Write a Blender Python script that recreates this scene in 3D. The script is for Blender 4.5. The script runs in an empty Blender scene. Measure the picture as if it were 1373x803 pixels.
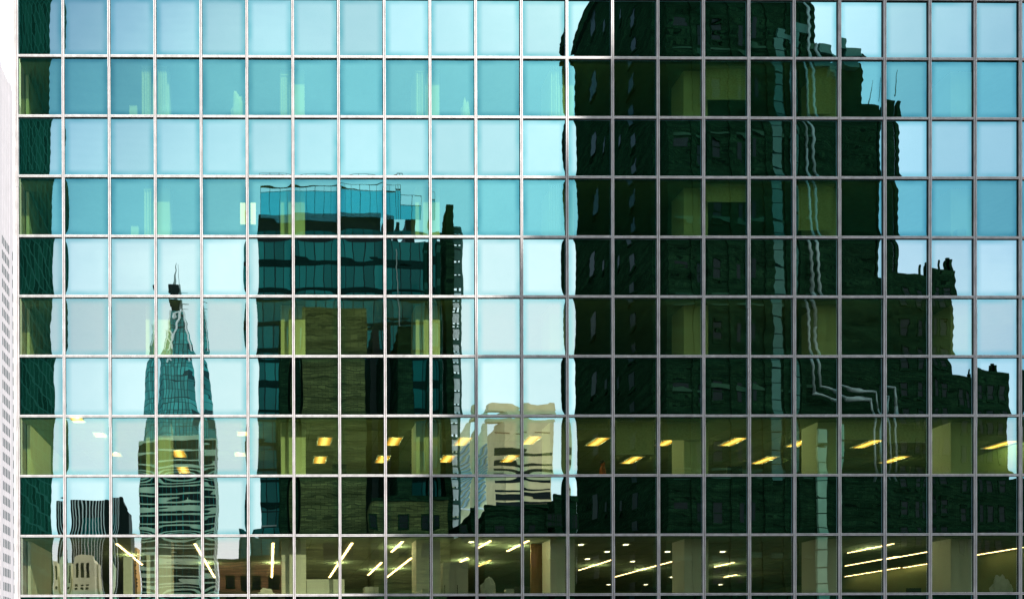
import bpy, bmesh, math, random
from mathutils import Vector, Matrix, noise
random.seed(11)
SC = bpy.context.scene
COL = SC.collection
rad = math.radians

# ------------------------------------------------------------------ camera
PW = 1.5            # window bay width, m
RH = 1.95371548     # row height, m
N_BELOW = 17
GROUND_GAP = 0.45
Z0 = N_BELOW * RH + GROUND_GAP           # height of transom line 0


def zl(n):
    return Z0 - n * RH


FPX, CX, CY = 980.35, 368.1, 900.2       # focal length and centre in photo pixels
yaw, pit, rol = -0.0081457, -0.0029885, 0.0032540
Rz = Matrix(((math.cos(yaw), -math.sin(yaw), 0), (math.sin(yaw), math.cos(yaw), 0), (0, 0, 1)))
Rx = Matrix(((1, 0, 0), (0, math.cos(pit), -math.sin(pit)), (0, math.sin(pit), math.cos(pit))))
Ry = Matrix(((math.cos(rol), 0, math.sin(rol)), (0, 1, 0), (-math.sin(rol), 0, math.cos(rol))))
RC = Rz @ Rx @ Ry
CAM = Vector((8.1474, -24.0, Z0 - 21.9755))
cam = bpy.data.objects.new('camera', bpy.data.cameras.new('camera'))
COL.objects.link(cam)
m3 = Matrix((RC.col[0], RC.col[2], -RC.col[1])).transposed()
cam.matrix_world = Matrix.Translation(CAM) @ m3.to_4x4()
cam.data.sensor_width = 36
cam.data.lens = 36 * FPX / 1373
cam.data.shift_x = (686.5 - CX) / 1373
cam.data.shift_y = (CY - 401.5) / 1373
cam.data.clip_end = 5000
SC.camera = cam

# ------------------------------------------------------------------ sky, sun, exposure
SUN_AZ = rad(28)     # from -y towards +x
SUN_EL = rad(46)
w = bpy.data.worlds.new('World')
SC.world = w
w.use_nodes = True
nt = w.node_tree
nt.nodes.clear()
wo = nt.nodes.new('ShaderNodeOutputWorld')
bg = nt.nodes.new('ShaderNodeBackground')
bg.inputs[1].default_value = 0.12
sky = nt.nodes.new('ShaderNodeTexSky')
sky.sky_type = 'NISHITA'
sky.sun_disc = False
sky.sun_elevation = SUN_EL
sky.sun_rotation = math.pi - SUN_AZ
sky.air_density = 1.3
sky.dust_density = 1.0
sky.ozone_density = 0.9
# thin uneven cloud veil over the sky, thicker towards the horizon
tc = nt.nodes.new('ShaderNodeTexCoord')
mp = nt.nodes.new('ShaderNodeMapping')
mp.inputs['Scale'].default_value = (1.0, 1.0, 3.0)
nz = nt.nodes.new('ShaderNodeTexNoise')
nz.inputs['Scale'].default_value = 2.2
nz.inputs['Detail'].default_value = 5
rmp = nt.nodes.new('ShaderNodeMapRange')
rmp.inputs['From Min'].default_value = 0.48
rmp.inputs['From Max'].default_value = 0.75
rmp.inputs['To Min'].default_value = 0.08
rmp.inputs['To Max'].default_value = 0.5
sep = nt.nodes.new('ShaderNodeSeparateXYZ')
rn = nt.nodes.new('ShaderNodeMapRange')      # cloud bank in the northern sky, behind the building
rn.inputs['From Min'].default_value = 0.0
rn.inputs['From Max'].default_value = 0.35
rn.inputs['To Min'].default_value = 0.0
rn.inputs['To Max'].default_value = 0.95
dt = nt.nodes.new('ShaderNodeVectorMath')    # thin bright cloud low in the southern sky
dt.operation = 'DOT_PRODUCT'
dt.inputs[1].default_value = Vector((0.10, -0.94, 0.26)).normalized()
rs = nt.nodes.new('ShaderNodeMapRange')
rs.interpolation_type = 'SMOOTHSTEP'
rs.inputs['From Min'].default_value = 0.82
rs.inputs['From Max'].default_value = 1.0
rs.inputs['To Min'].default_value = 0.0
rs.inputs['To Max'].default_value = 0.92
m1 = nt.nodes.new('ShaderNodeMath'); m1.operation = 'MAXIMUM'
m2 = nt.nodes.new('ShaderNodeMath'); m2.operation = 'ADD'; m2.use_clamp = True
mixc = nt.nodes.new('ShaderNodeMix')
mixc.data_type = 'RGBA'
mixc.inputs[7].default_value = (10.2, 10.4, 10.3, 1)
L = nt.links
L.new(tc.outputs['Generated'], mp.inputs[0])
L.new(mp.outputs[0], nz.inputs['Vector'])
L.new(nz.outputs[0], rmp.inputs['Value'])
L.new(tc.outputs['Generated'], sep.inputs[0])
L.new(sep.outputs[1], rn.inputs['Value'])
L.new(tc.outputs['Generated'], dt.inputs[0])
L.new(dt.outputs['Value'], rs.inputs['Value'])
L.new(rs.outputs[0], m1.inputs[0])
L.new(rn.outputs[0], m1.inputs[1])
L.new(m1.outputs[0], m2.inputs[0])
L.new(rmp.outputs[0], m2.inputs[1])
L.new(m2.outputs[0], mixc.inputs[0])
L.new(sky.outputs[0], mixc.inputs[6])
L.new(mixc.outputs[2], bg.inputs[0])
L.new(bg.outputs[0], wo.inputs[0])

sl = bpy.data.lights.new('sun', 'SUN')
sl.energy = 4.0
sl.angle = rad(0.5)
sl.color = (1.0, 0.95, 0.88)
sun = bpy.data.objects.new('sun', sl)
COL.objects.link(sun)
sdir = Vector((math.sin(SUN_AZ) * math.cos(SUN_EL), -math.cos(SUN_AZ) * math.cos(SUN_EL), math.sin(SUN_EL)))
sun.rotation_euler = sdir.to_track_quat('Z', 'Y').to_euler()

SC.view_settings.view_transform = 'Standard'
SC.view_settings.look = 'None'
SC.view_settings.exposure = 0.35
SC.view_settings.gamma = 1.0
SC.render.engine = 'CYCLES'
cy = SC.cycles
cy.max_bounces = 8
cy.glossy_bounces = 4
cy.diffuse_bounces = 3
cy.transparent_max_bounces = 12
cy.caustics_reflective = False
cy.caustics_refractive = False
cy.use_denoising = True
cy.sample_clamp_indirect = 6


# ------------------------------------------------------------------ helpers
def ray(px, py):
    return RC @ Vector(((px - CX) / FPX, 1.0, (CY - py) / FPX))


def across(px, py, dist):
    """Where a point seen mirrored in the facade stands, for its distance from the facade."""
    d = ray(px, py)
    t = (24.0 + dist) / d.y
    p = CAM + d * t
    return Vector((p.x, -dist, p.z))


def at_height(px, py, z):
    d = ray(px, py)
    t = (z - CAM.z) / d.z
    return CAM + d * t


def at_depth(px, py, y):
    d = ray(px, py)
    return CAM + d * ((y + 24.0) / d.y)


def add_box(bm, x0, x1, y0, y1, z0, z1, bevel=0.0):
    vs = [bm.verts.new((x, y, z)) for z in (z0, z1) for y in (y0, y1) for x in (x0, x1)]
    idx = ((0, 2, 3, 1), (4, 5, 7, 6), (0, 1, 5, 4), (2, 6, 7, 3), (0, 4, 6, 2), (1, 3, 7, 5))
    fs = [bm.faces.new([vs[i] for i in f]) for f in idx]
    if bevel:
        es = list({e for f in fs for e in f.edges})
        bmesh.ops.bevel(bm, geom=es, offset=bevel, segments=2, affect='EDGES', profile=0.5)


def add_bar(bm, a, b, r, n=8, r2=None):
    a, b = Vector(a), Vector(b)
    d = (b - a).normalized()
    u = d.orthogonal().normalized()
    v = d.cross(u)
    r2 = r if r2 is None else r2
    A = [bm.verts.new(a + (u * math.cos(2 * math.pi * k / n) + v * math.sin(2 * math.pi * k / n)) * r) for k in range(n)]
    B = [bm.verts.new(b + (u * math.cos(2 * math.pi * k / n) + v * math.sin(2 * math.pi * k / n)) * r2) for k in range(n)]
    for k in range(n):
        bm.faces.new((A[k], A[(k + 1) % n], B[(k + 1) % n], B[k]))
    bm.faces.new(A[::-1])
    bm.faces.new(B)


def add_prism_poly(bm, pts, y0, y1):
    """Polygon given in (x, z), extruded from y0 to y1."""
    A = [bm.verts.new((x, y0, z)) for x, z in pts]
    B = [bm.verts.new((x, y1, z)) for x, z in pts]
    bm.faces.new(A)
    bm.faces.new(B[::-1])
    n = len(pts)
    for k in range(n):
        bm.faces.new((A[k], B[k], B[(k + 1) % n], A[(k + 1) % n]))


def obj(name, bm, mat, parent=None, smooth=False):
    bmesh.ops.recalc_face_normals(bm, faces=bm.faces)
    me = bpy.data.meshes.new(name)
    bm.to_mesh(me)
    bm.free()
    if smooth:
        for p in me.polygons:
            p.use_smooth = True
    me.materials.append(mat)
    o = bpy.data.objects.new(name, me)
    COL.objects.link(o)
    if parent:
        o.parent = parent
    return o


def link_mesh(name, me, parent, loc=(0, 0, 0)):
    o = bpy.data.objects.new(name, me)
    COL.objects.link(o)
    o.parent = parent
    o.location = loc
    return o


def boxes(name, mat, parent, lst, bevel=0.0):
    bm = bmesh.new()
    for b in lst:
        add_box(bm, *b, bevel=bevel)
    return obj(name, bm, mat, parent)


def thing(name, label, cat, group=None, loc=(0, 0, 0)):
    o = bpy.data.objects.new(name, None)
    COL.objects.link(o)
    o.location = loc
    return tag(o, label, cat, group)


def tag(o, label, cat, group=None):
    o['label'] = label
    o['category'] = cat
    if group:
        o['group'] = group
    return o


def structure(o):
    o['kind'] = 'structure'
    return o


# ------------------------------------------------------------------ materials
def new_mat(name):
    m = bpy.data.materials.new(name)
    m.use_nodes = True
    t = m.node_tree
    t.nodes.clear()
    out = t.nodes.new('ShaderNodeOutputMaterial')
    return m, t, out


def principled(name, col, rough=0.6, metal=0.0, var=0.15, scale=2.0, bump=0.0, spec=0.5, stretch=(1, 1, 1)):
    m, t, out = new_mat(name)
    p = t.nodes.new('ShaderNodeBsdfPrincipled')
    p.inputs['Roughness'].default_value = rough
    p.inputs['Metallic'].default_value = metal
    p.inputs['Specular IOR Level'].default_value = spec
    co = t.nodes.new('ShaderNodeTexCoord')
    ma = t.nodes.new('ShaderNodeMapping')
    ma.inputs['Scale'].default_value = stretch
    n = t.nodes.new('ShaderNodeTexNoise')
    n.inputs['Scale'].default_value = scale
    n.inputs['Detail'].default_value = 6
    r = t.nodes.new('ShaderNodeMapRange')
    r.inputs['To Min'].default_value = 1 - var * 2
    r.inputs['To Max'].default_value = 1 + var * 2
    mul = t.nodes.new('ShaderNodeMix')
    mul.data_type = 'RGBA'
    mul.blend_type = 'MULTIPLY'
    mul.inputs[0].default_value = 1
    mul.inputs[6].default_value = (*col, 1)
    t.links.new(co.outputs['Object'], ma.inputs[0])
    t.links.new(ma.outputs[0], n.inputs['Vector'])
    t.links.new(n.outputs[0], r.inputs['Value'])
    t.links.new(r.outputs[0], mul.inputs[7])
    t.links.new(mul.outputs[2], p.inputs['Base Color'])
    if bump:
        b = t.nodes.new('ShaderNodeBump')
        b.inputs['Strength'].default_value = bump
        b.inputs['Distance'].default_value = 0.02
        t.links.new(n.outputs[0], b.inputs['Height'])
        t.links.new(b.outputs[0], p.inputs['Normal'])
    t.links.new(p.outputs[0], out.inputs[0])
    return m


def brick_mat(name, c1, c2, mortar, bw=0.9, bh=0.3, ms=0.04):
    m, t, out = new_mat(name)
    p = t.nodes.new('ShaderNodeBsdfPrincipled')
    p.inputs['Roughness'].default_value = 0.9
    p.inputs['Specular IOR Level'].default_value = 0.0
    co = t.nodes.new('ShaderNodeTexCoord')
    sp = t.nodes.new('ShaderNodeSeparateXYZ')
    ad = t.nodes.new('ShaderNodeMath')
    cm = t.nodes.new('ShaderNodeCombineXYZ')
    br = t.nodes.new('ShaderNodeTexBrick')
    br.inputs['Color1'].default_value = (*c1, 1)
    br.inputs['Color2'].default_value = (*c2, 1)
    br.inputs['Mortar'].default_value = (*mortar, 1)
    br.inputs['Scale'].default_value = 1
    br.inputs['Brick Width'].default_value = bw
    br.inputs['Row Height'].default_value = bh
    br.inputs['Mortar Size'].default_value = ms
    n = t.nodes.new('ShaderNodeTexNoise')
    n.inputs['Scale'].default_value = 0.35
    n.inputs['Detail'].default_value = 8
    st = t.nodes.new('ShaderNodeMapping')
    st.inputs['Scale'].default_value = (0.5, 0.5, 5.0)
    t.links.new(co.outputs['Object'], st.inputs[0])
    r = t.nodes.new('ShaderNodeMapRange')
    r.inputs['From Min'].default_value = 0.3
    r.inputs['From Max'].default_value = 0.7
    r.inputs['To Min'].default_value = 0.5
    r.inputs['To Max'].default_value = 1.4
    mul = t.nodes.new('ShaderNodeMix')
    mul.data_type = 'RGBA'
    mul.blend_type = 'MULTIPLY'
    mul.inputs[0].default_value = 1
    t.links.new(co.outputs['Object'], sp.inputs[0])
    t.links.new(sp.outputs[0], ad.inputs[0])
    t.links.new(sp.outputs[1], ad.inputs[1])
    t.links.new(ad.outputs[0], cm.inputs[0])
    t.links.new(sp.outputs[2], cm.inputs[1])
    t.links.new(cm.outputs[0], br.inputs['Vector'])
    t.links.new(st.outputs[0], n.inputs['Vector'])
    t.links.new(n.outputs[0], r.inputs['Value'])
    t.links.new(br.outputs[0], mul.inputs[6])
    t.links.new(r.outputs[0], mul.inputs[7])
    t.links.new(mul.outputs[2], p.inputs['Base Color'])
    t.links.new(p.outputs[0], out.inputs[0])
    return m


def emit(name, col, strength):
    m, t, out = new_mat(name)
    e = t.nodes.new('ShaderNodeEmission')
    e.inputs[0].default_value = (*col, 1)
    e.inputs[1].default_value = strength
    t.links.new(e.outputs[0], out.inputs[0])
    return m


def pane_mat(name, vision, fac=0.55, trans=(0.72, 1.0, 0.50), edge_c=(0.11, 0.48, 0.58), mid_c=(0.25, 0.75, 0.82)):
    """Coated reflective glass. A darker teal vignette is painted into the tint along the edges."""
    m, t, out = new_mat(name)
    uv = t.nodes.new('ShaderNodeUVMap')
    uv.uv_map = 'UVMap'
    s = t.nodes.new('ShaderNodeSeparateXYZ')
    t.links.new(uv.outputs[0], s.inputs[0])

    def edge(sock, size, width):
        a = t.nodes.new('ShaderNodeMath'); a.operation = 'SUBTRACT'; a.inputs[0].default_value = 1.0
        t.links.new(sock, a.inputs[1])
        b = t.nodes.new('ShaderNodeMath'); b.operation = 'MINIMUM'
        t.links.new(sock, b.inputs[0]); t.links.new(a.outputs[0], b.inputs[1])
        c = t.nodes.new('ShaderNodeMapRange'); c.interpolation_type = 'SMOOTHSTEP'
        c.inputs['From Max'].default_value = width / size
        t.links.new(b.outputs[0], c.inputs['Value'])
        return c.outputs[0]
    ex, ez = edge(s.outputs[0], 1.4, 0.24), edge(s.outputs[1], 1.85, 0.24)  # border masks for the vignette painted into the tint
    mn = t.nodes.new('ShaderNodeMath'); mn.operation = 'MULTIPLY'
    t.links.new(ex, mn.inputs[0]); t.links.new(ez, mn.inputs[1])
    # per pane variation
    oi = t.nodes.new('ShaderNodeObjectInfo')
    vr = t.nodes.new('ShaderNodeMapRange')
    vr.inputs['To Min'].default_value = 0.86
    vr.inputs['To Max'].default_value = 1.08
    t.links.new(oi.outputs['Random'], vr.inputs['Value'])
    col = t.nodes.new('ShaderNodeMix'); col.data_type = 'RGBA'
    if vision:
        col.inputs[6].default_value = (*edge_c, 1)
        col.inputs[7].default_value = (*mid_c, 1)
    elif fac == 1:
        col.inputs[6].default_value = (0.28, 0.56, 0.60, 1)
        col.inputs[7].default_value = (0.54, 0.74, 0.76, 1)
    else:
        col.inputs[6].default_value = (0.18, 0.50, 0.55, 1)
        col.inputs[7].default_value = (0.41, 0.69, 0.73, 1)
    # the painted edge vignette is uneven: cloudy from pane to pane
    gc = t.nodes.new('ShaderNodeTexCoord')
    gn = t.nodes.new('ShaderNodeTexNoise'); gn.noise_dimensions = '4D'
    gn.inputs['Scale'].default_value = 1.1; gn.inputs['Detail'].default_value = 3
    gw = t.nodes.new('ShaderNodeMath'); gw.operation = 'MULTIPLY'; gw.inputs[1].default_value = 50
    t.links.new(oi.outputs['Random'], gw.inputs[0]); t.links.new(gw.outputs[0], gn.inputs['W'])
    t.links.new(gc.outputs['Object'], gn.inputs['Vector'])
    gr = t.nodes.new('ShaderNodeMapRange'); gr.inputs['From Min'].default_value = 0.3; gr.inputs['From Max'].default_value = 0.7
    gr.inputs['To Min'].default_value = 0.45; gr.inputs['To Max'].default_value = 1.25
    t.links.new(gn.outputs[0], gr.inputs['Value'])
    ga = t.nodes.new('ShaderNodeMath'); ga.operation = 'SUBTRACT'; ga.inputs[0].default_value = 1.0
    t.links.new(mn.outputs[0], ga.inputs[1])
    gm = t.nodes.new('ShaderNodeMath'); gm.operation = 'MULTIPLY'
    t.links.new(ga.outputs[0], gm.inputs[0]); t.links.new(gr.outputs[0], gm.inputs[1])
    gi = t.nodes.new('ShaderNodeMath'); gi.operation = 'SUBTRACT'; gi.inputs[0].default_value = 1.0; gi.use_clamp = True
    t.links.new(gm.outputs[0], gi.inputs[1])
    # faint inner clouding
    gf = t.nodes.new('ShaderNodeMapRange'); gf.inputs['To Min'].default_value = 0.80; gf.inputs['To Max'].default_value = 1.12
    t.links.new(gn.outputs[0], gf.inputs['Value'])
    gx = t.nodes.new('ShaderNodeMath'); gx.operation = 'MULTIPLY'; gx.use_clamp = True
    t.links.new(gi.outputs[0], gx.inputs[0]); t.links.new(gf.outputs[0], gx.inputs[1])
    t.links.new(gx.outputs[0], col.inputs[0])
    mu = t.nodes.new('ShaderNodeMix'); mu.data_type = 'RGBA'; mu.blend_type = 'MULTIPLY'; mu.inputs[0].default_value = 1
    t.links.new(col.outputs[2], mu.inputs[6]); t.links.new(vr.outputs[0], mu.inputs[7])
    g = t.nodes.new('ShaderNodeBsdfGlossy')
    g.inputs['Roughness'].default_value = 0.0
    t.links.new(mu.outputs[2], g.inputs['Color'])
    mix = t.nodes.new('ShaderNodeMixShader')
    if vision:
        b = t.nodes.new('ShaderNodeBsdfTransparent')
        b.inputs[0].default_value = (*trans, 1)
        mix.inputs[0].default_value = fac
    else:
        b = t.nodes.new('ShaderNodeBsdfDiffuse')
        b.inputs[0].default_value = (0.003, 0.016, 0.011, 1)
        mix.inputs[0].default_value = 0.86
    t.links.new(b.outputs[0], mix.inputs[1])
    t.links.new(g.outputs[0], mix.inputs[2])
    t.links.new(mix.outputs[0], out.inputs[0])
    return m


def grid_glass(name, glass, frame, sx, sz, fw, rough=0.12, spec=0.35):
    """Dark curtain-wall glass with a thin frame grid, panes slightly uneven in tone."""
    m, t, out = new_mat(name)
    p = t.nodes.new('ShaderNodeBsdfPrincipled')
    p.inputs['Roughness'].default_value = rough
    p.inputs['Specular IOR Level'].default_value = spec
    co = t.nodes.new('ShaderNodeTexCoord')
    sp = t.nodes.new('ShaderNodeSeparateXYZ')
    ad = t.nodes.new('ShaderNodeMath')
    cm = t.nodes.new('ShaderNodeCombineXYZ')
    br = t.nodes.new('ShaderNodeTexBrick')
    br.offset = 0.0
    c2 = tuple(c * 2.2 for c in glass)
    br.inputs['Color1'].default_value = (*glass, 1)
    br.inputs['Color2'].default_value = (*c2, 1)
    br.inputs['Mortar'].default_value = (*frame, 1)
    br.inputs['Scale'].default_value = 1
    br.inputs['Brick Width'].default_value = sx
    br.inputs['Row Height'].default_value = sz
    br.inputs['Mortar Size'].default_value = fw
    t.links.new(co.outputs['Object'], sp.inputs[0])
    t.links.new(sp.outputs[0], ad.inputs[0])
    t.links.new(sp.outputs[1], ad.inputs[1])
    t.links.new(ad.outputs[0], cm.inputs[0])
    t.links.new(sp.outputs[2], cm.inputs[1])
    t.links.new(cm.outputs[0], br.inputs['Vector'])
    t.links.new(br.outputs[0], p.inputs['Base Color'])
    t.links.new(p.outputs[0], out.inputs[0])
    return m


M = {}
M['alu'] = principled('brushed_aluminium', (0.90, 0.88, 0.88), 0.45, 0.0, 0.20, 1.3, stretch=(4, 4, 2))
M['groove'] = principled('frame_groove', (0.42, 0.35, 0.36), 0.6, 0.0, 0.22, 2.5, stretch=(3, 3, 1.5))
M['gasket'] = principled('black_gasket', (0.015, 0.015, 0.015), 0.7, 0, 0.1)
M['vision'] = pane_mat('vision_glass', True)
M['vision_mid'] = pane_mat('vision_glass_brightened_mid', True, 0.52, (0.82, 1.0, 0.52), (0.40, 0.86, 0.92), (0.76, 0.98, 1.0))  # brighter reflections of the middle rows put into the glass tint
M['vision_low'] = pane_mat('vision_glass_brightened_low', True, 0.47, (0.93, 1.0, 0.72), (0.6, 0.95, 0.95), (0.98, 1.0, 1.0))  # lowest row: brighter reflection and view inside put into the glass colours

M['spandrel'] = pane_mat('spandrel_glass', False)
M['spandrel_low'] = pane_mat('spandrel_glass_brightened', False, 1)  # lower spandrels: brighter sky reflection put into the tint
M['column'] = principled('white_painted_column', (0.86, 0.86, 0.80), 0.7, 0, 0.05, 1.5)
M['ceiling'] = principled('ceiling_tile', (0.36, 0.42, 0.30), 0.9, 0, 0.08, 4)
M['inner'] = principled('office_wall', (0.26, 0.34, 0.19), 0.9, 0, 0.2, 0.6)
M['carpet'] = principled('carpet', (0.18, 0.17, 0.15), 0.95, 0, 0.2, 5)
M['blind'] = principled('roller_blind', (0.75, 0.72, 0.62), 0.8, 0, 0.18, 3, stretch=(4, 1, 8))
M['troffer'] = emit('warm_troffer', (1.0, 0.50, 0.13), 3.6)
_t = M['troffer'].node_tree
_c = _t.nodes.new('ShaderNodeTexCoord'); _s = _t.nodes.new('ShaderNodeSeparateXYZ')
_a = _t.nodes.new('ShaderNodeMath'); _a.operation = 'ABSOLUTE'
_r = _t.nodes.new('ShaderNodeMapRange'); _r.interpolation_type = 'SMOOTHSTEP'
_r.inputs['From Max'].default_value = 0.22; _r.inputs['To Min'].default_value = 3.6; _r.inputs['To Max'].default_value = 1.0
_h = _t.nodes.new('ShaderNodeMix'); _h.data_type = 'RGBA'
_h.inputs[6].default_value = (1.0, 0.58, 0.20, 1); _h.inputs[7].default_value = (1.0, 0.42, 0.06, 1)
_r2 = _t.nodes.new('ShaderNodeMapRange'); _r2.inputs['From Max'].default_value = 0.22
_e = [n for n in _t.nodes if n.type == 'EMISSION'][0]
_t.links.new(_c.outputs['Object'], _s.inputs[0]); _t.links.new(_s.outputs[0], _a.inputs[0])
_t.links.new(_a.outputs[0], _r.inputs['Value']); _t.links.new(_a.outputs[0], _r2.inputs['Value'])
_t.links.new(_r2.outputs[0], _h.inputs[0]); _t.links.new(_h.outputs[2], _e.inputs[0]); _t.links.new(_r.outputs[0], _e.inputs[1])
M['tube'] = emit('light_tube', (1.0, 0.66, 0.34), 9.0)
M['panel_glow'] = emit('lamp_panel', (1.0, 0.84, 0.66), 1.5)
M['spot'] = emit('downlight', (1.0, 0.88, 0.66), 6.0)
M['white_metal'] = principled('white_enamel', (0.72, 0.73, 0.70), 0.5, 0, 0.05)
M['dark_plastic'] = principled('dark_plastic', (0.03, 0.03, 0.035), 0.5)
M['orange'] = principled('orange_fabric', (0.5, 0.12, 0.04), 0.8)
M['paper'] = principled('paper', (0.75, 0.75, 0.7), 0.8, 0, 0.1, 6)
M['timber'] = principled('timber_panel', (0.34, 0.17, 0.06), 0.6, 0, 0.3, 2, stretch=(6, 6, 0.6))
M['white_stone'] = principled('white_stone', (0.57, 0.55, 0.58), 0.7, 0, 0.05, 0.3)
M['far_window'] = principled('far_window_glass', (0.10, 0.15, 0.16), 0.15, 0, 0.25, 0.5)
M['asphalt'] = principled('asphalt', (0.05, 0.05, 0.05), 0.9, 0, 0.2, 1.5)
M['paving'] = principled('paving', (0.28, 0.27, 0.25), 0.85, 0, 0.15, 1.0)
M['line_paint'] = principled('line_paint', (0.75, 0.75, 0.72), 0.7, 0, 0.1, 4)

# ------------------------------------------------------------------ ground
def sheet(name, x0, x1, y0, y1, z, mat):
    bm = bmesh.new()
    f = bm.faces.new([bm.verts.new(c) for c in ((x0, y0, z), (x1, y0, z), (x1, y1, z), (x0, y1, z))])
    return structure(obj(name, bm, mat))


sheet('ground', -2500, 2500, -2500, 2500, -0.02, M['paving'])
sheet('road', -600, 600, -36, -8, 0.0, M['asphalt'])
structure(boxes('pavement', M['paving'], None, [(-600, 600, -8, -0.35, 0.0, 0.14)]))
structure(boxes('far_pavement', M['paving'], None, [(-600, 600, -44.5, -36, 0.0, 0.14)]))
bm = bmesh.new()
for k in range(-60, 60):
    add_box(bm, k * 6, k * 6 + 3, -22.1, -21.9, 0.0, 0.006)
structure(obj('road_markings', bm, M['line_paint']))

# ------------------------------------------------------------------ the glass office building
K0, K1 = 0, 24            # mullion indices built (22 full bays fall inside the photograph)
R0, R1 = -2, 17           # transom line indices
tower = thing('glass_office_building', 'wide office building clad in a grid of teal mirror glass panes in pale aluminium frames', 'building')
XW, XE = -0.10, K1 * PW + 0.10


HW = 0.041
zspl = [GROUND_GAP] + [zl(n) - 0.36 for n in range(R1 - 2, R0, -2)] + [zl(R0) + 0.3]
for k in range(K0, K1 + 1):
    x = k * PW
    bm, bg1 = bmesh.new(), bmesh.new()
    for za, zb in zip(zspl, zspl[1:]):
        dx, dy = random.uniform(-.004, .004), random.uniform(-.003, .003)
        add_box(bm, x - HW + dx, x - 0.016 + dx, -0.052 + dy, 0.03, za + .002, zb - .002)
        add_box(bm, x + 0.016 + dx, x + HW + dx, -0.052 + dy, 0.03, za + .002, zb - .002)
        add_box(bg1, x - 0.0155 + dx, x + 0.0155 + dx, -0.040 + dy, 0.028, za, zb)
    mu = obj('mullion', bm, M['alu'], tower)
    obj('mullion_groove', bg1, M['groove'], mu)
    bm = bmesh.new()
    for sx in (-1, 1):
        xa, xb = sorted((x + sx * (HW + .0045), x + sx * (HW + .0125)))
        add_box(bm, xa, xb, -0.014, 0.026, GROUND_GAP, zl(R0) + .28)
    obj('gasket', bm, M['gasket'], mu)
    if k == 0:
        boxes('corner_cover', M['alu'], tower, [(XW - 0.03, -0.052, -0.075, 0.25, GROUND_GAP, zl(R0) + 0.3)])

for n in range(R0, R1 + 1):
    bm = bmesh.new()
    bg2 = bmesh.new()
    for k in range(K0, K1):
        z = zl(n) + random.uniform(-.004, .004)
        xa, xb = k * PW + HW + .0135, (k + 1) * PW - HW - .0135
        # two pieces with a fine dark joint between them, black gaskets above and below
        add_box(bm, xa, xb, -0.046, 0.028, z + 0.007, z + 0.037)
        add_box(bm, xa, xb, -0.046, 0.028, z - 0.037, z - 0.007)
        add_box(bg2, xa, xb, -0.030, 0.026, z - 0.0065, z + 0.0065)
        add_box(bg2, xa, xb, -0.014, 0.026, z + 0.0375, z + 0.045)
        add_box(bg2, xa, xb, -0.014, 0.026, z - 0.045, z - 0.0375)
    tr = obj('transom', bm, M['alu'], tower)
    obj('transom_joint', bg2, M['gasket'], tr)


def pane_mesh(name, seed, mat, dark=False):
    """One sheet of heat-treated glass: bowed outwards by about two millimetres, rippled by the rollers."""
    rnd = random.Random(seed)
    w2, h2 = 0.70, RH / 2 - 0.045
    nx, nz = 16, 34
    bow = 0.0027 * rnd.uniform(0.6, 1.35)
    tiltx, tiltz = rnd.gauss(0, 0.0011), rnd.gauss(0, 0.0010)
    ph = rnd.uniform(0, 6.28)
    ra = rnd.uniform(0.00005, 0.00011)
    rl = rnd.uniform(0.26, 0.40)
    off = Vector((rnd.uniform(0, 100), rnd.uniform(0, 100), 0))
    verts, faces, uvs = [], [], []
    for j in range(nz + 1):
        for i in range(nx + 1):
            u, v = 2 * i / nx - 1, 2 * j / nz - 1
            x, z = u * w2, v * h2
            gu, gv = 0.45 * u * u + 0.55 * u ** 4, 0.2 * v * v + 0.8 * v ** 8
            d = -bow * (1 - gu) * (1 - 0.55 * gv)
            d += tiltx * x + tiltz * z
            d += ra * math.sin(z * 6.283 / rl + ph + 0.8 * math.sin(x * 2 + ph))
            d += 0.00045 * noise.noise(Vector((x * 1.6, z * 1.3, 0)) + off)
            d += 0.00007 * noise.noise(Vector((x * 6, z * 9, 5)) + off)
            verts.append((x, d, z))
            uvs.append(((u + 1) / 2, (v + 1) / 2))
    for j in range(nz):
        for i in range(nx):
            a = j * (nx + 1) + i
            faces.append((a, a + 1, a + nx + 2, a + nx + 1))
    me = bpy.data.meshes.new(name)
    me.from_pydata(verts, [], faces)
    ul = me.uv_layers.new(name='UVMap')
    for l in me.loops:
        ul.data[l.index].uv = uvs[l.vertex_index]
    for p in me.polygons:
        p.use_smooth = True
    me.materials.append(mat)
    return me


extra = {True: [], False: []}
for n in range(R0, R1):
    vis = (n % 2 == 1)
    for k in range(K0, K1):
        seed = (n + 10) * 100 + k
        name = 'vision_pane' if vis else 'spandrel_pane'
        loc = Vector(((k + 0.5) * PW, 0.004, zl(n) - RH / 2))
        if 0 <= n <= 9 and k <= 21:
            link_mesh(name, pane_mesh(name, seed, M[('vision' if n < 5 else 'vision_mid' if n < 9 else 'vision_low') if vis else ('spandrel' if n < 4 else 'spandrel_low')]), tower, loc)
        else:
            extra[vis].append((seed, loc))
for vis in (True, False):
    V, F, U = [], [], []
    name = 'vision_panes_beyond' if vis else 'spandrel_panes_beyond'
    for seed, loc in extra[vis]:
        me = pane_mesh('tmp', seed, M['vision'])
        b = len(V)
        V += [tuple(v.co + loc) for v in me.vertices]
        F += [tuple(b + i for i in p.vertices) for p in me.polygons]
        U += [tuple(d.uv) for d in me.uv_layers[0].data]
        bpy.data.meshes.remove(me)
    me = bpy.data.meshes.new(name)
    me.from_pydata(V, [], F)
    ul = me.uv_layers.new(name='UVMap')
    for i, u in enumerate(U):
        ul.data[i].uv = u
    for p in me.polygons:
        p.use_smooth = True
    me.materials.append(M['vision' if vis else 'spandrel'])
    link_mesh('vision_pane' if vis else 'spandrel_pane', me, tower)['kind'] = 'stuff'

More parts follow.
